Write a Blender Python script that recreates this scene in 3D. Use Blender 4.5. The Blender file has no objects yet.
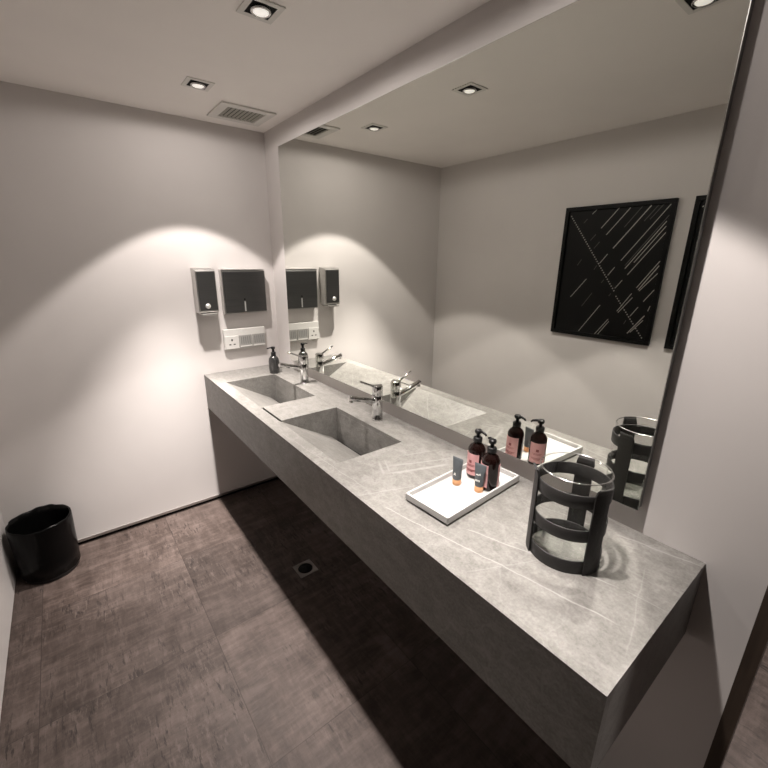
import bpy, bmesh, math, random
from mathutils import Vector, Matrix
random.seed(7)
S = bpy.context.scene
C = S.collection
PI = math.pi

# ------------------------------------------------------------------ helpers
class MB:
    """collects shapes, then links them as ONE mesh object"""
    def __init__(self):
        self.bm = bmesh.new()
    def box(self, x0, x1, y0, y1, z0, z1, bevel=0.0, seg=2, mi=0, rot=None, piv=None):
        b = bmesh.new()
        bmesh.ops.create_cube(b, size=1.0)
        for v in b.verts:
            v.co = Vector((x0 + (v.co.x + .5) * (x1 - x0), y0 + (v.co.y + .5) * (y1 - y0), z0 + (v.co.z + .5) * (z1 - z0)))
        if bevel > 0:
            bmesh.ops.bevel(b, geom=b.edges[:], offset=bevel, segments=seg, affect='EDGES', profile=.5)
        if rot is not None:
            bmesh.ops.rotate(b, verts=b.verts[:], cent=piv or Vector((0, 0, 0)), matrix=rot)
        self._add(b, mi)
        return self
    def _add(self, b, mi=0, smooth=False):
        bmesh.ops.recalc_face_normals(b, faces=b.faces[:])
        for f in b.faces:
            f.material_index = mi
            if smooth:
                f.smooth = True
        me = bpy.data.meshes.new('tmp')
        b.to_mesh(me)
        b.free()
        self.bm.from_mesh(me)
        bpy.data.meshes.remove(me)
    def lathe(self, prof, n=32, loc=(0, 0, 0), mi=0, mat=None, smooth=True, sx=1, sy=1):
        """prof = list of (radius, z); radius 0 ends close on the axis"""
        b = bmesh.new()
        rings = []
        for r, z in prof:
            if r < 1e-7:
                rings.append([b.verts.new((0, 0, z))])
            else:
                rings.append([b.verts.new((r * sx * math.cos(2 * PI * k / n), r * sy * math.sin(2 * PI * k / n), z)) for k in range(n)])
        for a, c in zip(rings, rings[1:]):
            for k in range(n):
                k2 = (k + 1) % n
                if len(a) == 1 and len(c) == 1:
                    continue
                if len(a) == 1:
                    b.faces.new((a[0], c[k], c[k2]))
                elif len(c) == 1:
                    b.faces.new((a[k], a[k2], c[0]))
                else:
                    b.faces.new((a[k], a[k2], c[k2], c[k]))
        if mat is not None:
            bmesh.ops.transform(b, matrix=mat, verts=b.verts[:])
        bmesh.ops.translate(b, verts=b.verts[:], vec=Vector(loc))
        self._add(b, mi, smooth)
        return self
    def rod(self, p, q, r0, r1=None, n=20, mi=0, bev=.12):
        p, q = Vector(p), Vector(q)
        r1 = r0 if r1 is None else r1
        L = (q - p).length
        m = (q - p).to_track_quat('Z', 'Y').to_matrix().to_4x4()
        e0, e1 = r0 * bev, r1 * bev
        self.lathe([(0, 0), (r0 - e0, 0), (r0, e0), (r1, L - e1), (r1 - e1, L), (0, L)], n, p, mi, m)
        return self
    def sweep(self, pts, r, n=10, mi=0):
        b = bmesh.new()
        pts = [Vector(p) for p in pts]
        rings = []
        up = Vector((0, 0, 1))
        for i, p in enumerate(pts):
            t = (pts[min(i + 1, len(pts) - 1)] - pts[max(i - 1, 0)]).normalized()
            s = t.cross(up)
            if s.length < 1e-4:
                s = Vector((1, 0, 0))
            s.normalize()
            u = s.cross(t).normalized()
            rr = r[i] if isinstance(r, (list, tuple)) else r
            rings.append([b.verts.new(p + (s * math.cos(2 * PI * k / n) + u * math.sin(2 * PI * k / n)) * rr) for k in range(n)])
        for a, c in zip(rings, rings[1:]):
            for k in range(n):
                b.faces.new((a[k], a[(k + 1) % n], c[(k + 1) % n], c[k]))
        b.faces.new(rings[0]); b.faces.new(rings[-1])
        self._add(b, mi, True)
        return self
    def loft(self, rings, mi=0, caps=True, smooth=True):
        b = bmesh.new()
        R = [[b.verts.new(p) for p in r] for r in rings]
        n = len(R[0])
        for a, c in zip(R, R[1:]):
            for k in range(n):
                b.faces.new((a[k], a[(k + 1) % n], c[(k + 1) % n], c[k]))
        if caps:
            b.faces.new(R[0]); b.faces.new(R[-1])
        self._add(b, mi, smooth)
        return self
    def poly(self, pts, d, mi=0):
        """prism: polygon pts pushed along vector d"""
        b = bmesh.new()
        a = [b.verts.new(p) for p in pts]
        c = [b.verts.new(Vector(p) + Vector(d)) for p in pts]
        n = len(a)
        b.faces.new(a); b.faces.new(c)
        for k in range(n):
            b.faces.new((a[k], a[(k + 1) % n], c[(k + 1) % n], c[k]))
        self._add(b, mi)
        return self
    def grid(self, xs, ys, z0, z1, skip, mi=0):
        """slab made of grid cells, without the cells in skip"""
        b = bmesh.new()
        V = {}
        def v(i, j, z):
            if (i, j, z) not in V:
                V[(i, j, z)] = b.verts.new((xs[i], ys[j], z))
            return V[(i, j, z)]
        nx, ny = len(xs) - 1, len(ys) - 1
        ok = lambda i, j: 0 <= i < nx and 0 <= j < ny and (i, j) not in skip
        for i in range(nx):
            for j in range(ny):
                if not ok(i, j):
                    continue
                b.faces.new((v(i, j, z1), v(i + 1, j, z1), v(i + 1, j + 1, z1), v(i, j + 1, z1)))
                b.faces.new((v(i, j, z0), v(i, j + 1, z0), v(i + 1, j + 1, z0), v(i + 1, j, z0)))
                for (di, dj, a, c) in ((-1, 0, (i, j), (i, j + 1)), (1, 0, (i + 1, j), (i + 1, j + 1)), (0, -1, (i, j), (i + 1, j)), (0, 1, (i, j + 1), (i + 1, j + 1))):
                    if not ok(i + di, j + dj):
                        b.faces.new((v(*a, z0), v(*c, z0), v(*c, z1), v(*a, z1)))
        self._add(b, mi)
        return self
    def build(self, name, mats, parent=None):
        me = bpy.data.meshes.new(name)
        self.bm.to_mesh(me)
        self.bm.free()
        for m in (mats if isinstance(mats, (list, tuple)) else [mats]):
            me.materials.append(m)
        o = bpy.data.objects.new(name, me)
        C.objects.link(o)
        if parent:
            o.parent = parent
            o.matrix_parent_inverse = Matrix.Identity(4)
        return o

def local(o, origin):
    """give a one-mesh thing its origin at its base"""
    origin = Vector(origin)
    o.data.transform(Matrix.Translation(-origin))
    o.location = origin
    return o
def empty(name, loc, rz=0):
    o = bpy.data.objects.new(name, None)
    o.empty_display_size = .05
    C.objects.link(o)
    o.location = loc
    o.rotation_euler = (0, 0, rz)
    return o
def tag(o, label, cat, group=None):
    o['label'] = label
    o['category'] = cat
    if group:
        o['group'] = group
    return o
def struct(o):
    o['kind'] = 'structure'
    return o
def dup(root, loc, rz=None, label=None, group=None):
    r = root.copy(); C.objects.link(r); r.location = loc
    if rz is not None:
        r.rotation_euler = (0, 0, rz)
    if label: r['label'] = label
    if group: r['group'] = group
    for ch in list(root.children):
        c = ch.copy(); C.objects.link(c); c.parent = r
        for g in list(ch.children):
            d = g.copy(); C.objects.link(d); d.parent = c
    return r

# ------------------------------------------------------------------ materials
def mat(name, col=(.8, .8, .8), rough=.5, metal=0, spec=.5, emis=None, es=0, coat=0):
    m = bpy.data.materials.new(name)
    m.use_nodes = True
    p = m.node_tree.nodes['Principled BSDF']
    p.inputs['Base Color'].default_value = (*col, 1)
    p.inputs['Roughness'].default_value = rough
    p.inputs['Metallic'].default_value = metal
    p.inputs['Specular IOR Level'].default_value = spec
    if coat:
        p.inputs['Coat Weight'].default_value = coat
        p.inputs['Coat Roughness'].default_value = .08
    if emis:
        p.inputs['Emission Color'].default_value = (*emis, 1)
        p.inputs['Emission Strength'].default_value = es
    return m
class NT:
    def __init__(self, m):
        self.m = m; self.t = m.node_tree; self.p = self.t.nodes['Principled BSDF']
        self.co = self.t.nodes.new('ShaderNodeTexCoord')
    def n(self, typ, **kw):
        x = self.t.nodes.new(typ)
        for k, v in kw.items():
            setattr(x, k, v)
        return x
    def l(self, a, b):
        self.t.links.new(a, b)
    def val(self, sock, v):
        if hasattr(v, 'is_output'):
            self.l(v, sock)
        else:
            sock.default_value = v
    def math(self, op, a, b=None, c=None, clamp=False):
        x = self.n('ShaderNodeMath', operation=op)
        x.use_clamp = clamp
        self.val(x.inputs[0], a)
        if b is not None: self.val(x.inputs[1], b)
        if c is not None: self.val(x.inputs[2], c)
        return x.outputs[0]
    def noise(self, scale, detail=4, rough=.55, vec=None, stretch=None, dist=0):
        x = self.n('ShaderNodeTexNoise')
        x.inputs['Scale'].default_value = scale
        x.inputs['Detail'].default_value = detail
        x.inputs['Roughness'].default_value = rough
        x.inputs['Distortion'].default_value = dist
        v = vec or self.co.outputs['Object']
        if stretch:
            mp = self.n('ShaderNodeMapping')
            mp.inputs['Scale'].default_value = stretch
            self.l(v, mp.inputs['Vector']); v = mp.outputs[0]
        self.l(v, x.inputs['Vector'])
        return x.outputs['Fac']
    def ramp(self, fac, stops):
        x = self.n('ShaderNodeValToRGB')
        e = x.color_ramp.elements
        while len(e) < len(stops): e.new(.5)
        for k, (pos, col) in zip(e, stops):
            k.position = pos; k.color = (*col, 1) if len(col) == 3 else col
        self.l(fac, x.inputs[0])
        return x.outputs['Color']
    def mix(self, fac, a, b, blend='MIX'):
        x = self.n('ShaderNodeMix', data_type='RGBA', blend_type=blend)
        self.val(x.inputs[0], fac)
        for s, v in ((x.inputs[6], a), (x.inputs[7], b)):
            if hasattr(v, 'is_output'): self.l(v, s)
            else: s.default_value = (*v, 1)
        return x.outputs[2]
    def bump(self, h, strength=.2, dist=.002):
        x = self.n('ShaderNodeBump')
        x.inputs['Strength'].default_value = strength
        x.inputs['Distance'].default_value = dist
        self.l(h, x.inputs['Height'])
        self.l(x.outputs[0], self.p.inputs['Normal'])

# painted plaster
def paint(name, col):
    m = mat(name, col, .82, spec=.2)
    t = NT(m)
    f = t.noise(2.2, 3)
    t.l(t.ramp(f, [(.3, tuple(c * .97 for c in col)), (.7, tuple(min(1, c * 1.02) for c in col))]), t.p.inputs['Base Color'])
    t.bump(t.noise(260, 2), .05, .001)
    return m
M_wall = paint('painted_plaster', (.60, .572, .556))
M_darkwall = mat('dark_absorber', (.03, .025, .021), .6)  # for unseen walls, kept dark to soak up bounced light
NT(M_darkwall)
M_ceil = paint('ceiling_paint', (.84, .805, .775))

# stone veneer of the vanity
def stone(name, veins_streaks=True):
    m = mat(name, (0.161, 0.157, 0.149), .42, spec=.4)
    t = NT(m)
    v = t.co.outputs['Object']
    big = t.noise(5, 6, .6, dist=.6)
    fine = t.noise(46, 6, .65, stretch=(1, .45, 1))
    grain = t.noise(170, 3, .6)
    base = t.ramp(big, [(.3, (.118, .113, .105)), (.5, (.172, .166, .155)), (.7, (.215, .208, .196))])
    base = t.mix(.55, base, t.ramp(fine, [(.34, (.100, .094, .086)), (.5, (.172, .166, .155)), (.66, (.250, .243, .228))]))
    base = t.mix(.3, base, t.ramp(grain, [(.38, (.105, .100, .092)), (.62, (.240, .232, .218))]))
    # soft cloudy crackle veins
    vo = t.n('ShaderNodeTexVoronoi', feature='DISTANCE_TO_EDGE')
    vo.inputs['Scale'].default_value = 4.2
    wob = t.n('ShaderNodeTexNoise'); wob.inputs['Scale'].default_value = 7; wob.inputs['Detail'].default_value = 4
    t.l(v, wob.inputs['Vector'])
    vm = t.n('ShaderNodeVectorMath', operation='MULTIPLY_ADD')
    t.l(wob.outputs['Color'], vm.inputs[0]); vm.inputs[1].default_value = (.22, .22, .22); t.l(v, vm.inputs[2])
    t.l(vm.outputs[0], vo.inputs['Vector'])
    cr = t.math('MULTIPLY', t.math('LESS_THAN', vo.outputs['Distance'], .012), t.math('MULTIPLY', t.noise(6, 2), .55))
    base = t.mix(cr, base, (0.250, 0.244, 0.232))
    if veins_streaks:
        # long pale veins and short pale streaks: x0, y0, x1, y1, half width, strength
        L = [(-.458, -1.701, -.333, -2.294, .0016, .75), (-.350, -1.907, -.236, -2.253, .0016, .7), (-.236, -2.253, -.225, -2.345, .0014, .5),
             (-.338, -1.574, -.116, -1.657, .0055, .62), (-.299, -1.537, -.084, -1.627, .0028, .55), (-.298, -1.484, -.352, -1.585, .0035, .5),  # cluster of short pale streaks between the second sink and the tray
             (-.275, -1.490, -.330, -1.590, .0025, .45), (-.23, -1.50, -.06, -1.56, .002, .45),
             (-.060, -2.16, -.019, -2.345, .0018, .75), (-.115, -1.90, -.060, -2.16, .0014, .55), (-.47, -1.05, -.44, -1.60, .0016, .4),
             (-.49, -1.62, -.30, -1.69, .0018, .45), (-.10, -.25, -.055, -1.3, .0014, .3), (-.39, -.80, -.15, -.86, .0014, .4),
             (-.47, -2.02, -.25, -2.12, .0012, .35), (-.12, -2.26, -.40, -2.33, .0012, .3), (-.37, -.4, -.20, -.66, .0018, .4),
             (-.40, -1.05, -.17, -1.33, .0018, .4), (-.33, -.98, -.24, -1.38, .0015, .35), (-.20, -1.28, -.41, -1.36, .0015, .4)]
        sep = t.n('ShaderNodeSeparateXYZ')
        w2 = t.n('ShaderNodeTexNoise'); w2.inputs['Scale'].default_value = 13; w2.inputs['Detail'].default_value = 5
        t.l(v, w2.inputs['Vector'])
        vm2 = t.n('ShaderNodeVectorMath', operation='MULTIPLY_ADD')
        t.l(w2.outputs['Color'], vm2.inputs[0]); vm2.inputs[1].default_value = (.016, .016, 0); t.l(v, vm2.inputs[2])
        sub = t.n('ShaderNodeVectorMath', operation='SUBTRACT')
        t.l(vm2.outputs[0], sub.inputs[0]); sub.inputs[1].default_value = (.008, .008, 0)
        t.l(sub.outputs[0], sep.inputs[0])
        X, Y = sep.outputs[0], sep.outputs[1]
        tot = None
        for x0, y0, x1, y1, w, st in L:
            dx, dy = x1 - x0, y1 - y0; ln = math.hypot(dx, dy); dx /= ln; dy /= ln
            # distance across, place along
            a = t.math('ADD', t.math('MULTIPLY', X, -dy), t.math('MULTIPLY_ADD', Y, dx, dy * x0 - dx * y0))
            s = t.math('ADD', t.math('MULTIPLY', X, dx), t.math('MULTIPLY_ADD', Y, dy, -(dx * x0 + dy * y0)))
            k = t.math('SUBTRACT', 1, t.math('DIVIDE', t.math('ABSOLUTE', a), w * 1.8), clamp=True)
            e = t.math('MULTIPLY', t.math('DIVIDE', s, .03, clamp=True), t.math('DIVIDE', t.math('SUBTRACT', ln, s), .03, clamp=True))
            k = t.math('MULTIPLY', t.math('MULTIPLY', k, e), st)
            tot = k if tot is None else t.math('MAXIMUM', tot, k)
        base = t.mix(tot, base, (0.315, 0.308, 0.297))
    t.l(base, t.p.inputs['Base Color'])
    t.bump(fine, .08, .001)
    return m
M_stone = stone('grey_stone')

# floor tiles
def floor_mat():
    m = mat('brown_grey_tile', (0.0516, 0.0385, 0.0338), .55, spec=.35)
    t = NT(m)
    v = t.co.outputs['Object']
    sep = t.n('ShaderNodeSeparateXYZ'); t.l(v, sep.inputs[0])
    T = .575
    u = t.math('DIVIDE', t.math('ADD', sep.outputs[0], .805), T)
    w = t.math('DIVIDE', t.math('ADD', sep.outputs[1], 1.605), T)
    fu, fw = t.math('FLOOR', u), t.math('FLOOR', w)
    wn = t.n('ShaderNodeTexWhiteNoise', noise_dimensions='2D')
    cb = t.n('ShaderNodeCombineXYZ'); t.l(fu, cb.inputs[0]); t.l(fw, cb.inputs[1])
    t.l(cb.outputs[0], wn.inputs['Vector'])
    off = t.n('ShaderNodeVectorMath', operation='MULTIPLY_ADD')
    t.l(wn.outputs['Color'], off.inputs[0]); off.inputs[1].default_value = (9, 9, 9); t.l(v, off.inputs[2])
    o = off.outputs[0]
    cloud = t.noise(3.0, 5, .6, o)
    sy = t.noise(5, 8, .74, o, (4.2, 1.0, 1))
    sx = t.noise(5, 8, .74, o, (1.0, 4.2, 1))
    fleck_n = t.noise(24, 6, .65, o, (3.0, .55, 1))
    D_, M_, L_ = (.026, .0180, .0145), (.062, .0452, .0385), (.126, .097, .086)
    c = t.ramp(cloud, [(.36, D_), (.5, M_), (.66, L_)])
    c = t.mix(.45, c, t.ramp(sy, [(.40, D_), (.5, M_), (.61, L_)]))
    c = t.mix(.35, c, t.ramp(sx, [(.40, D_), (.5, M_), (.61, L_)]))
    # pale scuffs and dark hairline cracks, in worn patches
    patch = t.noise(2.1, 4, .6, o)
    worn = t.math('MULTIPLY', t.math('SUBTRACT', patch, .44), 7, clamp=True)
    scuff = t.math('MULTIPLY', t.math('MULTIPLY', t.math('SUBTRACT', t.noise(20, 6, .75, o, (3.2, .7, 1)), .53), 11, clamp=True), worn)
    c = t.mix(t.math('MULTIPLY', scuff, .45), c, (.15, .118, .106))
    fl = t.math('MULTIPLY', t.math('MULTIPLY', t.math('SUBTRACT', .44, fleck_n), 14, clamp=True), worn)
    c = t.mix(t.math('MULTIPLY', fl, .75), c, (.010, .0072, .0060))
    # tile to tile tone
    tone = t.math('MULTIPLY_ADD', wn.outputs['Value'], .34, .78)
    tc = t.n('ShaderNodeCombineColor'); [t.l(tone, tc.inputs[k]) for k in range(3)]
    c = t.mix(1.0, c, tc.outputs[0], 'MULTIPLY')
    # grout
    def edge(q):
        f = t.math('FRACT', q)
        return t.math('MINIMUM', f, t.math('SUBTRACT', 1, f))
    g = t.math('LESS_THAN', t.math('MINIMUM', edge(u), edge(w)), .0026)
    c = t.mix(t.math('MULTIPLY', g, .5), c, (0.0155, 0.0106, 0.0090))
    t.l(c, t.p.inputs['Base Color'])
    t.l(t.math('MULTIPLY_ADD', sy, .35, .36), t.p.inputs['Roughness'])
    h = t.math('SUBTRACT', t.math('MULTIPLY', t.math('ADD', sy, sx), .5), t.math('ADD', t.math('MULTIPLY', g, .5), t.math('MULTIPLY', fl, .4)))
    t.bump(h, .35, .002)
    return m
M_floor = floor_mat()

def steel(name, col, rough, sc=(1, 1, 120), dark=.8):
    m = mat(name, col, rough, 1)
    t = NT(m)
    f = t.noise(6, 3, .6, None, sc)
    t.l(t.ramp(f, [(.3, tuple(c * dark for c in col)), (.7, col)]), t.p.inputs['Base Color'])
    t.l(t.math('MULTIPLY_ADD', f, .15, rough - .06), t.p.inputs['Roughness'])
    return m
M_chrome = steel('chrome', (.68, .68, .675), .07, (1, 1, 1), .97)
M_steel = steel('brushed_steel', (.56, .55, .53), .34)
M_steel_dark = steel('dark_steel', (.15, .15, .148), .40)
M_bright = steel('bright_metal', (.9, .9, .88), .5)
M_mirror = mat('mirror_silver', (.85, .865, .82), 0.0, 1)
M_edge = steel('mirror_edge', (.7, .72, .69), .2, (1, 1, 1), .95)
M_board = mat('grey_backing', (.20, .20, .195), .6)
NT(M_board)
M_black = mat('black_plastic', (.006, .006, .0065), .32, spec=.4)
M_blackm = mat('matt_black', (.008, .008, .008), .8, spec=.2)
M_white = mat('white_lacquer', (.5, .495, .485), .3, spec=.5)
M_whitep = mat('white_plastic', (.62, .61, .585), .4)
M_greyp = mat('grey_plastic', (.30, .295, .28), .5)
M_amber = mat('dark_amber_glass', (.008, .003, .0025), .07, spec=.5)
M_pink = mat('pink_paper', (.62, .335, .335), .6)
M_ink = mat('label_ink', (.22, .055, .06), .6)
M_tube = mat('slate_tube', (.075, .085, .092), .42)
M_cream = mat('cream_print', (.75, .74, .70), .5)
M_copper = mat('orange_cap', (.70, .36, .17), .38)
M_leather = mat('black_leather', (.013, .012, .0115), .52)
M_smoke = mat('charcoal_bottle', (.022, .022, .022), .18, spec=.6, coat=.3)
M_art = mat('black_print', (.004, .004, .004), .5, spec=.2)
M_line = mat('pale_print', (.42, .41, .37), .6)
M_linef = mat('grey_print', (.09, .088, .08), .6)
M_frame = mat('black_frame', (.003, .003, .003), .45, spec=.18)
M_wood = mat('dark_brown_wood', (.035, .024, .017), .45)
M_lens = mat('lamp_lens', (.8, .8, .78), .3, emis=(1, .93, .85), es=.55)
M_bag = mat('black_bin_bag', (.002, .002, .002), .27, spec=.14)
M_vent = mat('vent_white', (.66, .645, .61), .5)
M_vent_dark = mat('vent_dark', (.035, .034, .028), .8)
M_slat = mat('vent_slat_grey', (.33, .325, .28), .5)
NT(M_slat)
# small surface grain so every thing has a procedural material
for m, sc, a in ((M_leather, 120, .35), (M_bag, 34, .9), (M_wood, 30, .2), (M_tube, 200, .05), (M_pink, 200, .05), (M_white, 90, .03), (M_whitep, 90, .03), (M_copper, 150, .05), (M_greyp, 90, .06), (M_frame, 90, .06), (M_vent, 60, .06), (M_smoke, 30, .02), (M_blackm, 60, .1)):
    t = NT(m); t.bump(t.noise(sc, 4), a, .002)
def wood_grain(m, a, b):
    t = NT(m); t.l(t.ramp(t.noise(5, 5, .6, None, (9, 9, .7)), [(.3, a), (.7, b)]), t.p.inputs['Base Color'])
wood_grain(M_wood, (.030, .020, .014), (.060, .043, .031))
def glass(name, extra=0.0, rough=.02):
    m = bpy.data.materials.new(name); m.use_nodes = True
    nt = m.node_tree; nt.nodes.clear()
    out = nt.nodes.new('ShaderNodeOutputMaterial'); mx = nt.nodes.new('ShaderNodeMixShader')
    tr = nt.nodes.new('ShaderNodeBsdfTransparent'); gl = nt.nodes.new('ShaderNodeBsdfGlossy')
    tr.inputs[0].default_value = (.985, .99, .985, 1); gl.inputs['Roughness'].default_value = rough
    lw = nt.nodes.new('ShaderNodeLayerWeight'); lw.inputs[0].default_value = .5
    ge = nt.nodes.new('ShaderNodeNewGeometry')
    def mth(op, a, b):
        x = nt.nodes.new('ShaderNodeMath'); x.operation = op
        for i_, v_ in enumerate((a, b)):
            if hasattr(v_, 'is_output'): nt.links.new(v_, x.inputs[i_])
            else: x.inputs[i_].default_value = v_
        return x.outputs[0]
    # Schlick reflectance on the outer side of each surface
    sch = mth('ADD', mth('MULTIPLY', mth('POWER', lw.outputs['Facing'], 5), .96), .04)
    if extra: sch = mth('MAXIMUM', sch, extra)
    sch = mth('MULTIPLY', sch, mth('SUBTRACT', 1, ge.outputs['Backfacing']))
    no = nt.nodes.new('ShaderNodeTexNoise'); no.inputs['Scale'].default_value = 22
    tc = nt.nodes.new('ShaderNodeTexCoord'); nt.links.new(tc.outputs['Object'], no.inputs['Vector'])
    bp = nt.nodes.new('ShaderNodeBump'); bp.inputs['Strength'].default_value = .12; bp.inputs['Distance'].default_value = .004
    nt.links.new(no.outputs['Fac'], bp.inputs['Height'])
    nt.links.new(bp.outputs[0], gl.inputs['Normal'])
    nt.links.new(sch, mx.inputs[0]); nt.links.new(tr.outputs[0], mx.inputs[1]); nt.links.new(gl.outputs[0], mx.inputs[2])
    nt.links.new(mx.outputs[0], out.inputs[0])
    return m
M_glass = glass('clear_glass')
M_gedge = glass('thick_glass_edge', .5, .22)
M_gfoot = glass('glass_foot', .08)

# ------------------------------------------------------------------ the room
XL, HC = -1.485, 2.196      # left wall, ceiling height
YF = -3.7                   # wall behind the photographer
DY0, DY1, DH = -2.446, -3.40, 2.05   # doorway in the mirror wall
YL = -2.45                  # the white left wall ends here; the unseen rest is made dark to absorb bounced light
HX = 1.75                   # far side of the corridor beyond the doorway
struct(MB().box(XL - .12, HX + .1, YF - .12, .12, -.1, 0).build('floor', M_floor))
struct(MB().box(XL - .12, HX + .1, YF - .12, .12, HC, HC + .12).build('ceiling', M_ceil))
struct(MB().box(XL - .12, .12, 0, .12, .022, HC).build('wall_back', M_wall))
struct(MB().box(XL, .12, .012, .05, 0, .022).build('shadow_gap_back', M_blackm))  # black strip puts the dark of the recessed shadow gap into colour
struct(MB().box(XL, 0, -.004, 0, .022, .036).build('trim_1', M_steel))
struct(MB().box(XL - .12, XL, YL, 0, 0, HC).build('wall_left', M_wall))
struct(MB().box(XL - .12, XL, YF, YL, 0, HC).build('wall_left_absorber', M_darkwall))  # unseen stretch made dark to cut the bounce onto the counter
struct(MB().box(XL - .12, HX + .1, YF - .12, YF, 0, HC).build('wall_front', M_darkwall))  # unseen wall, dark for the same reason
wr = MB()
wr.box(0, .12, DY0, 0, 0, HC)
wr.box(0, .12, DY1, DY0, DH, HC)
wr.box(0, .12, YF, DY1, 0, HC)
struct(wr.build('wall_right', M_wall))
dj = MB()
dj.box(-.006, .13, DY0 - .027, DY0, 0, DH)
dj.box(-.006, .13, DY1, DY1 + .027, 0, DH)
dj.box(-.006, .13, DY1, DY0, DH - .027, DH)
struct(dj.build('door_1', M_wood))
struct(MB().box(HX, HX + .1, YF, .12, 0, HC).build('wall_corridor', M_wall))

# ------------------------------------------------------------------ vanity counter
H, T, XF, YN = .85, .208, -.491, -2.341
SX0, SX1 = -.425, -.14
S1a, S1b, S2a, S2b = -.240, -.740, -.947, -1.420
van = tag(empty('vanity_counter', (0, 0, 0)), 'long grey veined stone vanity counter with two sunken ramp sinks under the mirror', 'vanity counter')
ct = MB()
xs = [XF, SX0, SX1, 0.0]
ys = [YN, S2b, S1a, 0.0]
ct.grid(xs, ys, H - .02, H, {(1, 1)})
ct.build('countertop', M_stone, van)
MB().box(XF, XF + .02, YN, 0, H - T, H - .0205).build('front_panel', M_stone, van)
MB().box(XF + .0205, 0, YN, YN + .02, H - T, H - .0205).build('end_panel', M_stone, van)
MB().box(XF + .0205, -.001, YN + .0205, -.001, H - T, H - T + .012).build('bottom_panel', M_stone, van)
MB().box(-.415, SX1 - .0005, S2a, S1b, .66, H).build('dividing_slab', M_stone, van)
for o_ in van.children:
    if o_.name.split('.')[0] in ('countertop', 'front_panel'):
        for v_ in o_.data.vertices:
            if v_.co.x < XF + .03:
                v_.co.x += .012 * (1 + v_.co.y / -YN)
def basin(y0, y1):
    zb = .684
    b = MB()
    # walls that line the opening
    b.box(SX1, SX1 + .012, y0, y1, zb, H - .0205)
    b.build_parent = None
    o = b.build('basin', M_stone, van)
    r = MB()
    x0, z0, x1, z1 = SX0 - .0, H - .0005, -.170, .706
    r.poly([(x0, y0, z0), (x1, y0, z1), (x1, y0, z1 - .02), (x0, y0, z0 - .02)], (0, y1 - y0, 0))
    r.build('ramp', M_stone, o)
    d = MB(); d.box(x1 - .012, SX1, y0, y1, zb - .006, zb)
    d.build('drain_channel', M_blackm, o)
    # the two end cheeks
    for yy in (y0, y1):
        if yy in (S1b, S2a):
            continue
        s = MB()
        t_ = .010
        ya, yb = (yy - t_, yy) if yy == y0 else (yy, yy + t_)
        s.poly([(SX0, ya, H - .0205), (SX1, ya, H - .0205), (SX1, ya, zb), (x1, ya, zb), (SX0, ya, H - .03)], (0, yb - ya, 0))
        s.build('cheek', M_stone, o)
basin(S1b, S1a)
basin(S2b, S2a)

# ------------------------------------------------------------------ mirror
MX, MY0, MY1, MZ0, MZ1 = -.0265, -2.194, -.236, .9215, 2.081
mir = tag(empty('wall_mirror', (0, -1.215, MZ0)), 'large frameless rectangular mirror on the wall above the stone counter', 'mirror')
def loc_mb(root, mb, name, mats, parent=None):
    o = mb.build(name, mats, parent or root)
    if (parent or root) is root:
        o.data.transform(Matrix.Translation(-root.location))
    else:
        o.data.transform(Matrix.Translation(-root.location))
    return o
loc_mb(mir, MB().box(MX, MX + .0035, MY0 + .0015, MY1 - .0015, MZ0 + .0015, MZ1 - .0015), 'mirror_glass', M_mirror)
ed = MB()
for a in ((MY0, MY0 + .0014, MZ0, MZ1), (MY1 - .0014, MY1, MZ0, MZ1), (MY0 + .0014, MY1 - .0014, MZ0, MZ0 + .0014), (MY0 + .0014, MY1 - .0014, MZ1 - .0014, MZ1)):
    ed.box(MX, MX + .0035, *a)
loc_mb(mir, ed, 'polished_edge', M_edge)
loc_mb(mir, MB().box(MX + .0036, 0, MY0 + .002, MY1 - .002, MZ0 + .002, MZ1 - .002), 'backing_board', M_board)

# ------------------------------------------------------------------ faucets
def make_faucet():
    r = empty('faucet', (0, 0, 0))
    MB().lathe([(0, 0), (.0245, 0), (.0245, .004), (.0232, .006), (0, .006)], 36).build('base_ring', M_chrome, r)
    MB().lathe([(0, .006), (.0226, .006), (.0226, .1095), (.0220, .1105), (.0220, .111), (0, .111)], 36).build('body', M_chrome, r)
    h = MB().lathe([(0, .1112), (.0222, .1112), (.0228, .1125), (.0228, .152), (.0210, .1555), (0, .156)], 36).build('handle_cap', M_chrome, r)
    MB().rod((-.012, 0, .150), (-.088, .002, .186), .0050, .0042, 14).build('lever', M_chrome, h)
    sp = MB().rod((-.016, 0, .088), (-.142, -.002, .127), .0118, .0118, 24, bev=.08).build('spout', M_chrome, r)
    MB().rod((-.134, -.002, .1165), (-.1365, -.002, .1075), .0086, .0086, 20).build('aerator', M_steel, sp)
    return r
f1 = make_faucet(); f1.location = (-.077, -.505, H)
tag(f1, 'chrome single lever faucet at the sink nearest the paper towel dispenser', 'faucet', 'chrome faucets on the counter')
f2 = dup(f1, (-.077, -1.182, H), None, 'chrome single lever faucet at the second sink, nearer the white tray', 'chrome faucets on the counter')

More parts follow.
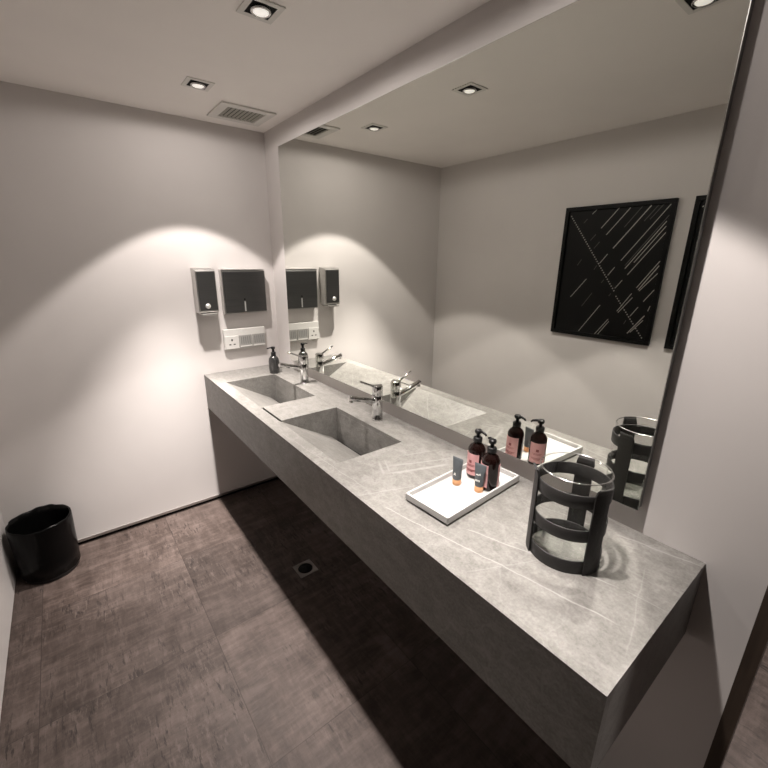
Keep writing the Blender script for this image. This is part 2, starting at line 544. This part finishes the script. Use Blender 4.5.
# ------------------------------------------------------------------ small dark soap bottle by the first sink
sb = tag(empty('pump_bottle', (-.124, -.208, H)), 'small plain charcoal pump bottle without label in the counter corner by the wall', 'soap bottle')
MB().lathe([(0, 0), (.026, 0), (.029, .003), (.0315, .03), (.0315, .072), (.028, .092), (.018, .104), (.0135, .108), (0, .108)], 32).build('bottle_body', M_smoke, sb)
MB().lathe([(0, .1082), (.0145, .1082), (.0145, .127), (.0125, .129), (0, .129)], 24).build('collar', M_black, sb)
ph = MB()
ph.lathe([(0, .1292), (.0075, .1292), (.0075, .147), (.012, .148), (.0125, .159), (.011, .161), (0, .161)], 24)
ph.sweep([(0, 0, .155), (-.02, .004, .1555), (-.036, .007, .152)], [.0045, .004, .0032])
ph.build('pump_head', M_black, sb)

# ------------------------------------------------------------------ tray with toiletries
TR = math.radians(3.1)
tz = H
tray = tag(empty('serving_tray', (-.212, -1.797, tz), TR), 'white lacquered rectangular tray on the stone counter holding bottles and tubes', 'tray')
MB().box(-.155, .155, -.064, .064, 0, .006).build('foot', M_blackm, tray)
tb = MB()
tw, td = .171, .079
tb.box(-tw, tw, -td, td, .006, .0105, .001)
for a in ((-tw, tw, -td, -td + .006), (-tw, tw, td - .006, td), (-tw, -tw + .006, -td, td), (tw - .006, tw, -td, td)):
    tb.box(*a, .0062, .026, .0015)
tb.build('tray_body', M_white, tray)
TZ = tz + .0106

def arc_label(mb, r, a0, a1, z0, z1, n=18, mi=0, th=.0006):
    pts = []
    for z in (z0, z1):
        pts.append(z)
    b = bmesh.new()
    grid = []
    for i in range(n + 1):
        a = a0 + (a1 - a0) * i / n
        grid.append([b.verts.new(((r + d) * math.cos(a), (r + d) * math.sin(a), z)) for d in (0, th) for z in (z0, z1)])
    for p, q in zip(grid, grid[1:]):
        b.faces.new((p[2], q[2], q[3], p[3])); b.faces.new((p[0], p[1], q[1], q[0]))
        b.faces.new((p[0], q[0], q[2], p[2])); b.faces.new((p[1], p[3], q[3], q[1]))
    b.faces.new((grid[0][0], grid[0][2], grid[0][3], grid[0][1])); b.faces.new((grid[-1][0], grid[-1][1], grid[-1][3], grid[-1][2]))
    mb._add(b, mi)
def make_amber():
    r = empty('toiletry_bottle', (0, 0, 0))
    R = .0272
    MB().lathe([(0, .001), (R - .005, 0), (R - .001, .002), (R, .005), (R, .088), (R - .001, .096), (R - .006, .106), (R - .013, .1125), (.0125, .115), (.0125, .118), (0, .118)], 40).build('bottle_body', M_amber, r)
    MB().lathe([(0, .1182), (.0140, .1182), (.0140, .132), (.012, .134), (0, .134)], 28).build('collar', M_black, r)
    p = MB()
    p.lathe([(0, .1342), (.0055, .1342), (.0055, .146), (.0105, .147), (.0115, .154), (.0095, .158), (0, .159)], 24)
    p.sweep([(0, 0, .153), (-.014, 0, .1545), (-.026, 0, .152), (-.031, 0, .147)], [.0052, .0045, .0038, .003])
    p.build('pump_head', M_black, r)
    for deg in (90, -90):
        lb = MB()
        A = lambda w_: (math.radians(deg - w_), math.radians(deg + w_))
        arc_label(lb, R + .0002, *A(55), .013, .084)
        arc_label(lb, R + .0009, *A(9), .054, .063, 6, 1)
        for z, w in ((.047, 30), (.043, 24), (.031, 38), (.028, 34), (.025, 20)):
            arc_label(lb, R + .0009, *A(w), z, z + .0010, 8, 1)
        lb.build('label', [M_pink, M_ink], r)
    return r
b1 = make_amber(); b1.location = (-.128, -1.766, TZ); b1.rotation_euler = (0, 0, math.radians(90))
tag(b1, 'dark amber pump bottle farther from the glass jar, seen with its pink label in front', 'toiletry bottle', 'amber pump bottles on the tray')
b2 = dup(b1, (-.152, -1.838, TZ), math.radians(-120), 'dark amber pump bottle nearest the glass jar, pink label turned to the left', 'amber pump bottles on the tray')

def make_tube():
    r = empty('cosmetic_tube', (0, 0, 0))
    n = 32
    rings = []
    for z, rx, ry in ((.0185, .0128, .0128), (.024, .0138, .0134), (.045, .0146, .0112), (.063, .0168, .0074), (.076, .0182, .0032), (.080, .0186, .0010), (.088, .0186, .0010)):
        rings.append([(rx * math.cos(2 * PI * k / n), ry * math.sin(2 * PI * k / n), z) for k in range(n)])
    body = MB().loft(rings).build('tube_body', M_tube, r)
    MB().lathe([(0, 0), (.0125, 0), (.0132, .001), (.0132, .0165), (.0122, .0182), (0, .0183)], 28).build('cap', M_copper, r)
    pm = MB()
    def yf(z):  # front surface of the tube at height z
        P = ((.024, .0134), (.045, .0112), (.063, .0074), (.076, .0032))
        for (a, p), (b, q) in zip(P, P[1:]):
            if a <= z <= b:
                return -(p + (q - p) * (z - a) / (b - a))
        return -.0134
    def mark(x0, x1, z):
        y = min(yf(z), yf(z + .002)) - .0001
        pm.box(x0, x1, y - .0004, y + .0012, z, z + .0022)
    return r, pm, mark
t1, pm, mark = make_tube()
mark(-.0022, .0022, .038); mark(-.0008, .0008, .0405); mark(-.0035, .0035, .0345)
pm.build('print', M_cream, t1)
t1.location = (-.213, -1.765, TZ); t1.rotation_euler = (0, 0, math.radians(-84))
tag(t1, 'slim slate grey tube standing on its orange cap, farther left on the tray', 'cosmetic tube', 'grey tubes on the tray')
t2, pm, mark = make_tube()
for a, b in ((-.0075, -.0045), (-.0038, -.0012), (-.0005, .0022), (.003, .0062)):
    mark(a, b, .0385); mark(a + .0004, b - .0003, .0355)
mark(.002, .0055, .056); mark(.0028, .0048, .0585); mark(-.008, .0005, .0545)
pm.build('print', M_cream, t2)
t2.location = (-.190, -1.832, TZ); t2.rotation_euler = (0, 0, math.radians(-78))
tag(t2, 'slate grey tube on orange cap, standing before the amber bottle nearest the jar', 'cosmetic tube', 'grey tubes on the tray')

# ------------------------------------------------------------------ strapped glass jar
jar = tag(empty('glass_jar', (-.221, -2.115, H)), 'clear glass cylinder jar held in a black strap cage on the counter', 'jar')
gr = .0760
MB().lathe([(0, .006), (gr - .004, .006), (gr, .010), (gr, .2205), (gr - .003, .2205), (gr - .003, .022), (gr - .008, .017), (0, .0155)], 72).build('glass_cylinder', M_glass, jar)
MB().lathe([(gr - .0034, .2207)] + [(gr - .0015 + .0021 * math.cos(PI * (1 - k / 8)), .2212 + .0022 * math.sin(PI * k / 8)) for k in range(9)] + [(gr + .0004, .2207), (gr - .0034, .2207)], 72).build('glass_rim', M_gedge, jar)
MB().lathe([(0, .0008), (gr - .006, .0008), (gr - .003, .0018), (gr - .003, .0055), (gr - .006, .0058), (0, .0058)], 72).build('glass_foot', M_gfoot, jar)
def ring(r0, r1, z0, z1, n=72):
    b = .0006
    m = MB().lathe([(r0, z0 + b), (r0 + b, z0), (r1 - b, z0), (r1, z0 + b), (r1, z1 - b), (r1 - b, z1), (r0 + b, z1), (r0, z1 - b), (r0, z0 + b)], n)
    return m
for z0, z1 in ((0, .033), (.083, .112), (.165, .196)):
    ring(gr + .0006, gr + .0042, z0, z1).build('strap_ring', M_leather, jar)
for deg in (-109, 11, 131):
    a = math.radians(deg)
    s = MB()
    hw = math.radians(14)
    n = 12
    rings = []
    prof = [(.0, 0), (.02, 0), (.10, 0), (.18, 0), (.200, .0004), (.210, .002), (.216, .006)]
    for z, out in prof:
        ri, ro = gr + .0046 + out, gr + .0086 + out
        k = 1 if z < .2 else (1 - (z - .2) * 12)
        outer = [(ro * math.cos(a + hw * k * (2 * i / n - 1)), ro * math.sin(a + hw * k * (2 * i / n - 1)), z) for i in range(n + 1)]
        inner = [(ri * math.cos(a + hw * k * (2 * i / n - 1)), ri * math.sin(a + hw * k * (2 * i / n - 1)), z) for i in range(n, -1, -1)]
        rings.append(outer + inner)
    s.loft(rings, smooth=False)
    s.build('upright_strap', M_leather, jar)

# ------------------------------------------------------------------ dispensers on the back wall
sd = tag(empty('soap_dispenser', (-.429, 0, 1.226)), 'narrow steel soap dispenser with dark front on the back wall, left of the towel dispenser', 'soap dispenser')
def at_root(root, mb, name, mats, parent=None):
    o = mb.build(name, mats, parent or root)
    o.data.transform(Matrix.Translation(-root.location))
    return o
bd = MB()
bd.poly([(-.480, 0, 1.218), (-.480, 0, 1.462), (-.480, -.078, 1.452), (-.480, -.084, 1.446), (-.480, -.084, 1.228), (-.480, -.078, 1.220)], (.104, 0, 0))
at_root(sd, bd, 'housing', M_steel)
cv = at_root(sd, MB().box(-.474, -.381, -.0915, -.0842, 1.234, 1.446, .003), 'front_cover', M_steel_dark)
bt = MB().rod((-.434, -.091, 1.258), (-.434, -.099, 1.258), .0145, .0125, 28)
at_root(sd, bt, 'push_button', M_bright, cv)
at_root(sd, MB().box(-.468, -.386, -.092, -.012, 1.205, 1.2178, .004), 'dispensing_spout', M_steel)

pd = tag(empty('paper_towel_dispenser', (-.205, 0, 1.2)), 'wide steel paper towel dispenser with dark front beside the mirror on the back wall', 'paper towel dispenser')
hs = MB()
x0, x1 = -.331, -.076
rc = .016
def rr(y):
    p = [(x0, y, 1.2), (x0, y, 1.452)]
    for k in range(7):
        a = PI / 2 * (1 - k / 6)
        p.append((x1 - rc + rc * math.cos(a), y, 1.452 - rc + rc * math.sin(a)))
    p.append((x1, y, 1.2))
    return p
hs.poly(rr(-.0005), (0, -.048, 0))
at_root(pd, hs, 'housing', M_steel)
dr = at_root(pd, MB().box(-.326, -.081, -.0555, -.0487, 1.207, 1.442, .003), 'front_door', M_steel_dark)
at_root(pd, MB().box(-.2165, -.2085, -.0562, -.0553, 1.212, 1.270, .0004), 'level_slot', M_bright, dr)
at_root(pd, MB().rod((-.2125, -.0552, 1.283), (-.2125, -.0575, 1.283), .005, .0048, 16), 'lock', M_blackm, dr)

sk = tag(empty('socket_panel', (-.22, 0, .985)), 'white and grey wall socket panel below the paper towel dispenser', 'socket panel')
SY = -.022
at_root(sk, MB().box(-.347, -.093, SY, -.0005, .984, 1.106, .003), 'housing', M_whitep)  # white band above grey modules puts the lit band into the colour
for i in range(3):
    xa = -.343 + i * .0835
    g = at_root(sk, MB().box(xa, xa + .0795, SY - .006, SY - .0002, .988, 1.066, .002), 'module', M_whitep if i == 0 else M_greyp)
    h = MB()
    if i == 0:
        cx, cz = xa + .040, 1.028
        h.box(cx - .004, cx + .004, SY - .0066, SY - .0058, cz + .008, cz + .020)
        h.box(cx - .019, cx - .007, SY - .0066, SY - .0058, cz - .016, cz - .010)
        h.box(cx + .007, cx + .019, SY - .0066, SY - .0058, cz - .016, cz - .010)
    else:
        for k in range(5):
            h.box(xa + .010 + k * .013, xa + .017 + k * .013, SY - .0066, SY - .0058, 1.012, 1.056)
    at_root(sk, h, 'socket_hole', M_blackm if i == 0 else M_board, g)
    if i == 2 or i == 1:
        at_root(sk, MB().box(xa + .004, xa + .0755, SY - .0072, SY - .0058, .993, 1.002, .0005), 'pale_strip', M_whitep, g)  # white bar for the lower pale band

# ------------------------------------------------------------------ waste bin
bin_ = tag(empty('waste_bin', (-1.342, -.130, 0)), 'round black waste bin with black bag liner in the far left floor corner', 'waste bin')
MB().lathe([(0, 0), (.108, 0), (.111, .004), (.119, .278), (.116, .280), (.108, .012), (0, .012)], 48).build('bin_body', M_black, bin_)
b = bmesh.new()
n = 96
rows = [(.1155, .022), (.1175, .0225), (.1195, .10), (.1225, .21), (.1245, .286), (.1235, .296), (.1185, .292), (.1135, .262), (.107, .19), (.104, .10), (.095, .04), (.05, .028)]
R = []
rnd = [random.uniform(-1, 1) for _ in range(40)]
for j, (r, z) in enumerate(rows):
    ring_ = []
    for k in range(n):
        a = 2 * PI * k / n
        w = math.sin(7 * a + j * .7) * .4 + math.sin(17 * a + rnd[j] * 3) * .35 + math.sin(31 * a + rnd[j + 12] * 5) * .3
        amp = (.0004, .0006, .0011, .0018, .0028)[j] if j < 5 else (.0034 if j < 8 else .007)
        zz = z + (.0022 * math.sin(5 * a + 1) + .0014 * math.sin(13 * a + j)) * (1 if 1 < j < 9 else .3)
        rad = r + w * amp
        if j < 5: rad = max(rad, .1125 + .0085 * zz / .28)
        else: rad = min(rad, .124)
        if j in (6, 7, 8, 9): rad = min(rad, .112 if j > 6 else .117)
        ring_.append(b.verts.new((rad * math.cos(a), rad * math.sin(a), zz)))
    R.append(ring_)
for a_, c_ in zip(R, R[1:]):
    for k in range(n):
        b.faces.new((a_[k], a_[(k + 1) % n], c_[(k + 1) % n], c_[k]))
b.faces.new(R[-1])
mb = MB(); mb._add(b, 0, True); mb.build('liner_bag', M_bag, bin_)

# ------------------------------------------------------------------ floor drain
fd = tag(empty('floor_drain', (-.326, -.907, 0)), 'square steel floor drain set in the tiles under the counter', 'floor drain')
pl = MB(); b = bmesh.new()
q = .048; n = 40; rr_ = .037
outer = []
for k in range(n):
    a = 2 * PI * k / n
    cc, ss = math.cos(a), math.sin(a); m_ = max(abs(cc), abs(ss))
    outer.append((q * cc / m_, q * ss / m_))
vo = [b.verts.new((x, y, .003)) for x, y in outer]; vb = [b.verts.new((x, y, .0002)) for x, y in outer]
vi = [b.verts.new((rr_ * math.cos(2 * PI * k / n), rr_ * math.sin(2 * PI * k / n), .003)) for k in range(n)]
vj = [b.verts.new((v.co.x, v.co.y, .0002)) for v in vi]
for k in range(n):
    k2 = (k + 1) % n
    b.faces.new((vo[k], vo[k2], vi[k2], vi[k])); b.faces.new((vb[k], vb[k2], vo[k2], vo[k]))
    b.faces.new((vi[k], vi[k2], vj[k2], vj[k])); b.faces.new((vb[k], vj[k], vj[k2], vb[k2]))
pl._add(b); pl.build('drain_plate', M_steel, fd)
gt = MB().lathe([(0, .0003), (rr_ - .0005, .0003), (rr_ - .0005, .0012), (0, .0012)], 40)
for k in range(-3, 4):
    y = k * .0095; w = math.sqrt(max(0, (rr_ - .003) ** 2 - y * y))
    gt.box(-w, w, y - .0012, y + .0012, .0012, .0022)
gt.build('drain_grate', M_blackm, fd)

# ------------------------------------------------------------------ ceiling downlights and air vent
def make_downlight():
    r = empty('ceiling_light', (0, 0, HC))
    o, i = .053, .037
    fr = MB()
    for a in ((-o, o, -o, -i), (-o, o, i, o), (-o, -i, -i, i), (i, o, -i, i)):
        fr.box(*a, -.004, -.0002, .0008)
    fr.build('trim_frame', M_vent, r)
    bx = MB()
    e = .0365
    for a in ((-e, e, -e, -e + .0012), (-e, e, e - .0012, e), (-e, -e + .0012, -e, e), (e - .0012, e, -e, e)):
        bx.box(*a, -.0035, -.0004)
    bx.build('inner_reflector', M_chrome, r)
    MB().box(-e + .0013, e - .0013, -e + .0013, e - .0013, -.0012, -.0004).build('housing', M_blackm, r)
    hd = MB().lathe([(0, -.0013), (.029, -.0013), (.029, -.008), (.0265, -.011), (.024, -.0085), (0, -.0075)], 36).build('lamp_head', M_chrome, r)
    MB().lathe([(0, -.0080), (.0225, -.0080), (.020, -.0098), (0, -.0112)], 36).build('lens', M_lens, hd)
    return r
LX = -.476
dl = make_downlight(); dl.location = (LX, -.483, HC)
tag(dl, 'square recessed ceiling downlight beside the air vent, nearest the back wall', 'ceiling light', 'recessed downlights in a row')
lights = [(LX, -.483), (LX, -1.15), (LX, -1.955)]
dup(dl, (LX, -1.15, HC), None, 'square recessed ceiling downlight second from the back wall, at the top of the photo', 'recessed downlights in a row')
dup(dl, (LX - .015, -1.955, HC), None, 'square recessed ceiling downlight seen only in the mirror, at its top right corner', 'recessed downlights in a row')

av = tag(empty('air_vent', (-.21, -.236, HC)), 'rectangular white slatted air vent in the ceiling near the mirror corner', 'air vent')
vf = MB()
ox, oy, ix, iy = .132, .120, .090, .081
for a in ((-ox, ox, -oy, -iy), (-ox, ox, iy, oy), (-ox, -ix, -iy, iy), (ix, ox, -iy, iy)):
    vf.box(*a, -.008, -.0003, .002)
vf.build('vent_frame', M_vent, av)
MB().box(-ix, ix, -iy, iy, -.0016, -.0004).build('vent_core', M_vent_dark, av)  # dark plate behind the slats
for k in range(9):
    x = -ix + .011 + k * (2 * ix - .022) / 8
    s = MB().box(x - .0052, x + .0052, -iy + .0005, iy - .0005, -.0052, -.0040, 0, rot=Matrix.Rotation(math.radians(24), 3, 'Y'), piv=Vector((x, 0, -.0046)))
    s.build('slat', M_slat, av)

# ------------------------------------------------------------------ framed prints on the left wall
LINES = [(-1.388, 1.797, -1.305, 1.695, 1), (-1.445, 1.792, -1.339, 1.658, 1), (-1.502, 1.792, -1.429, 1.694, 0), (-1.545, 1.794, -1.388, 1.585, 2), (-1.58, 1.795, -1.523, 1.719, 0), (-1.602, 1.795, -1.55, 1.727, 0), (-1.634, 1.793, -1.441, 1.52, 1), (-1.635, 1.741, -1.466, 1.493, 0), (-1.629, 1.713, -1.469, 1.477, 1), (-1.631, 1.689, -1.51, 1.51, 1), (-1.635, 1.659, -1.488, 1.445, 1), (-1.634, 1.518, -1.546, 1.378, 1), (-1.635, 1.496, -1.556, 1.367, 2), (-1.635, 1.457, -1.562, 1.362, 1), (-1.634, 1.372, -1.592, 1.307, 1), (-1.63, 1.287, -1.623, 1.259, 1), (-1.527, 1.346, -1.466, 1.243, 1), (-1.535, 1.325, -1.473, 1.236, 1), (-1.572, 1.276, -1.54, 1.223, 1), (-1.612, 1.233, -1.541, 1.126, 2), (-1.609, 1.208, -1.555, 1.134, 1), (-1.268, 1.799, -1.243, 1.774, 1), (-1.218, 1.749, -1.2, 1.728, 0), (-1.28, 1.663, -1.254, 1.631, 0), (-1.308, 1.622, -1.281, 1.586, 0), (-1.364, 1.555, -1.327, 1.504, 1), (-1.312, 1.491, -1.3, 1.468, 0), (-1.414, 1.484, -1.383, 1.438, 1), (-1.365, 1.413, -1.354, 1.395, 0), (-1.466, 1.415, -1.434, 1.369, 1), (-1.417, 1.339, -1.408, 1.324, 0), (-1.264, 1.414, -1.181, 1.302, 1), (-1.31, 1.335, -1.259, 1.253, 0), (-1.368, 1.269, -1.263, 1.102, 1), (-1.426, 1.193, -1.36, 1.094, 1), (-1.432, 1.182, -1.381, 1.099, 1), (-1.217, 1.524, -1.197, 1.491, 0), (-1.523, 1.198, -1.514, 1.176, 0)]
PY0, PY1, PZ0, PZ1 = -1.661, -1.085, 1.075, 1.818
def strip(mb, y0, z0, y1, z1, w, mi, x0, th=.0006):
    p, q = Vector((x0, y0, z0)), Vector((x0, y1, z1))
    d = (q - p).normalized(); s = Vector((0, -d.z, d.y)) * w / 2
    mb.poly([p + s, q + s, q - s, p - s], (th, 0, 0), mi)
def make_picture(yoff, flip, label):
    r = empty('framed_picture', (XL, (PY0 + PY1) / 2 + yoff, PZ0))
    base = Vector((XL, (PY0 + PY1) / 2, PZ0))
    fw = .022
    f = MB()
    for a in ((PY0, PY1, PZ0, PZ0 + fw), (PY0, PY1, PZ1 - fw, PZ1), (PY0, PY0 + fw, PZ0 + fw, PZ1 - fw), (PY1 - fw, PY1, PZ0 + fw, PZ1 - fw)):
        f.box(XL + .0003, XL + .022, *a, .001)
    f.build('frame', M_frame, r).data.transform(Matrix.Translation(-base))
    p = MB()
    p.box(XL + .0005, XL + .010, PY0 + fw, PY1 - fw, PZ0 + fw, PZ1 - fw)
    cy = (PY0 + PY1) / 2
    g = (lambda y: 2 * cy - y) if flip else (lambda y: y)
    for y0, z0, y1, z1, k in LINES:
        y0 = max(y0, PY0 + fw + .003); y1 = max(y1, PY0 + fw + .003)
        strip(p, g(y0), z0, g(y1), z1, (.0032, .0036, .0046)[k], (2, 1, 1)[k], XL + .0101)
    for (a, b_, c, d_) in ((-1.117, 1.772, -1.438, 1.346), (-1.446, 1.327, -1.626, 1.103)):
        L = math.hypot(c - a, d_ - b_); k = int(L / .0150)
        for i in range(k):
            u = i / k; v = u + .0062 / L
            strip(p, g(a + (c - a) * u), b_ + (d_ - b_) * u, g(a + (c - a) * v), b_ + (d_ - b_) * v, .0062, 1, XL + .0101)
    p.build('print', [M_art, M_line, M_linef], r).data.transform(Matrix.Translation(-base))
    tag(r, label, 'picture', 'black framed prints on the left wall')
make_picture(0, False, 'black framed print of slanting pale lines, whole in the mirror reflection')
make_picture(-.652, False, 'black framed print cut off at the right edge of the mirror reflection')

# ------------------------------------------------------------------ light
WARM = (1, .918, .868)
def spot(name, x, y, e, aim=None, z=HC - .013, ang=90, r=.024, blend=.13):
    l = bpy.data.lights.new(name, 'SPOT')
    l.energy = e; l.color = WARM
    l.spot_size = math.radians(ang); l.spot_blend = blend; l.shadow_soft_size = r
    o = bpy.data.objects.new(name, l); C.objects.link(o)
    o.location = (x, y, z)
    if aim:
        o.rotation_euler = (Vector(aim) - o.location).to_track_quat('-Z', 'Y').to_euler()
    return o
P, B, Q = 73, 146, 7.5
for x_, y_, ka, kb in ((LX, -.483, 1.05, 1.5), (LX, -1.15, .78, .25), (LX - .015, -1.955, 1.2, .62)):
    spot('downlight_beam', x_, y_, P * ka)                                # the cone up to the reflector's cut-off
    spot('downlight_core', x_, y_, B * kb, ang=62, blend=1)               # its brighter middle
    spot('downlight_spill', x_, y_, Q, ang=178, blend=.15)                # what the lens spills sideways
# second core added at the lamp by the back wall, brightening that wall's foot
spot('downlight_core', LX, -.483, 330, (-1.0, 0, -.6), ang=36, blend=1)
cl = dup(dl, (.72, -2.72, HC), None, 'unseen ceiling downlight added to light the corridor floor beyond the doorway', 'recessed downlights in a row')
spot('corridor_fill', .72, -2.72, 240)  # unseen spot added to light the corridor floor

w = bpy.data.worlds.new('world'); S.world = w; w.use_nodes = True
w.node_tree.nodes['Background'].inputs[0].default_value = (0, 0, 0, 1)

# ------------------------------------------------------------------ camera
cam = bpy.data.cameras.new('camera'); co = bpy.data.objects.new('camera', cam); C.objects.link(co)
co.location = (-1.0674, -2.4913, 1.516)
co.rotation_mode = 'XYZ'
co.rotation_euler = (1.2723, -.0084, -.662)
cam.sensor_fit = 'HORIZONTAL'; cam.sensor_width = 36; cam.lens = 405.637 / 768 * 36
cam.clip_start = .02
S.camera = co

vs = S.view_settings
vs.view_transform = 'Standard'; vs.look = 'None'; vs.gamma = 1; vs.use_curve_mapping = False
vs.exposure = 0.16
S.cycles.caustics_reflective = True
S.cycles.caustics_refractive = False
S.cycles.max_bounces = 12; S.cycles.diffuse_bounces = 7; S.cycles.glossy_bounces = 6; S.cycles.transparent_max_bounces = 24
S.cycles.blur_glossy = .3
S.cycles.sample_clamp_indirect = 0
S.cycles.use_guiding = True
S.cycles.use_denoising = True
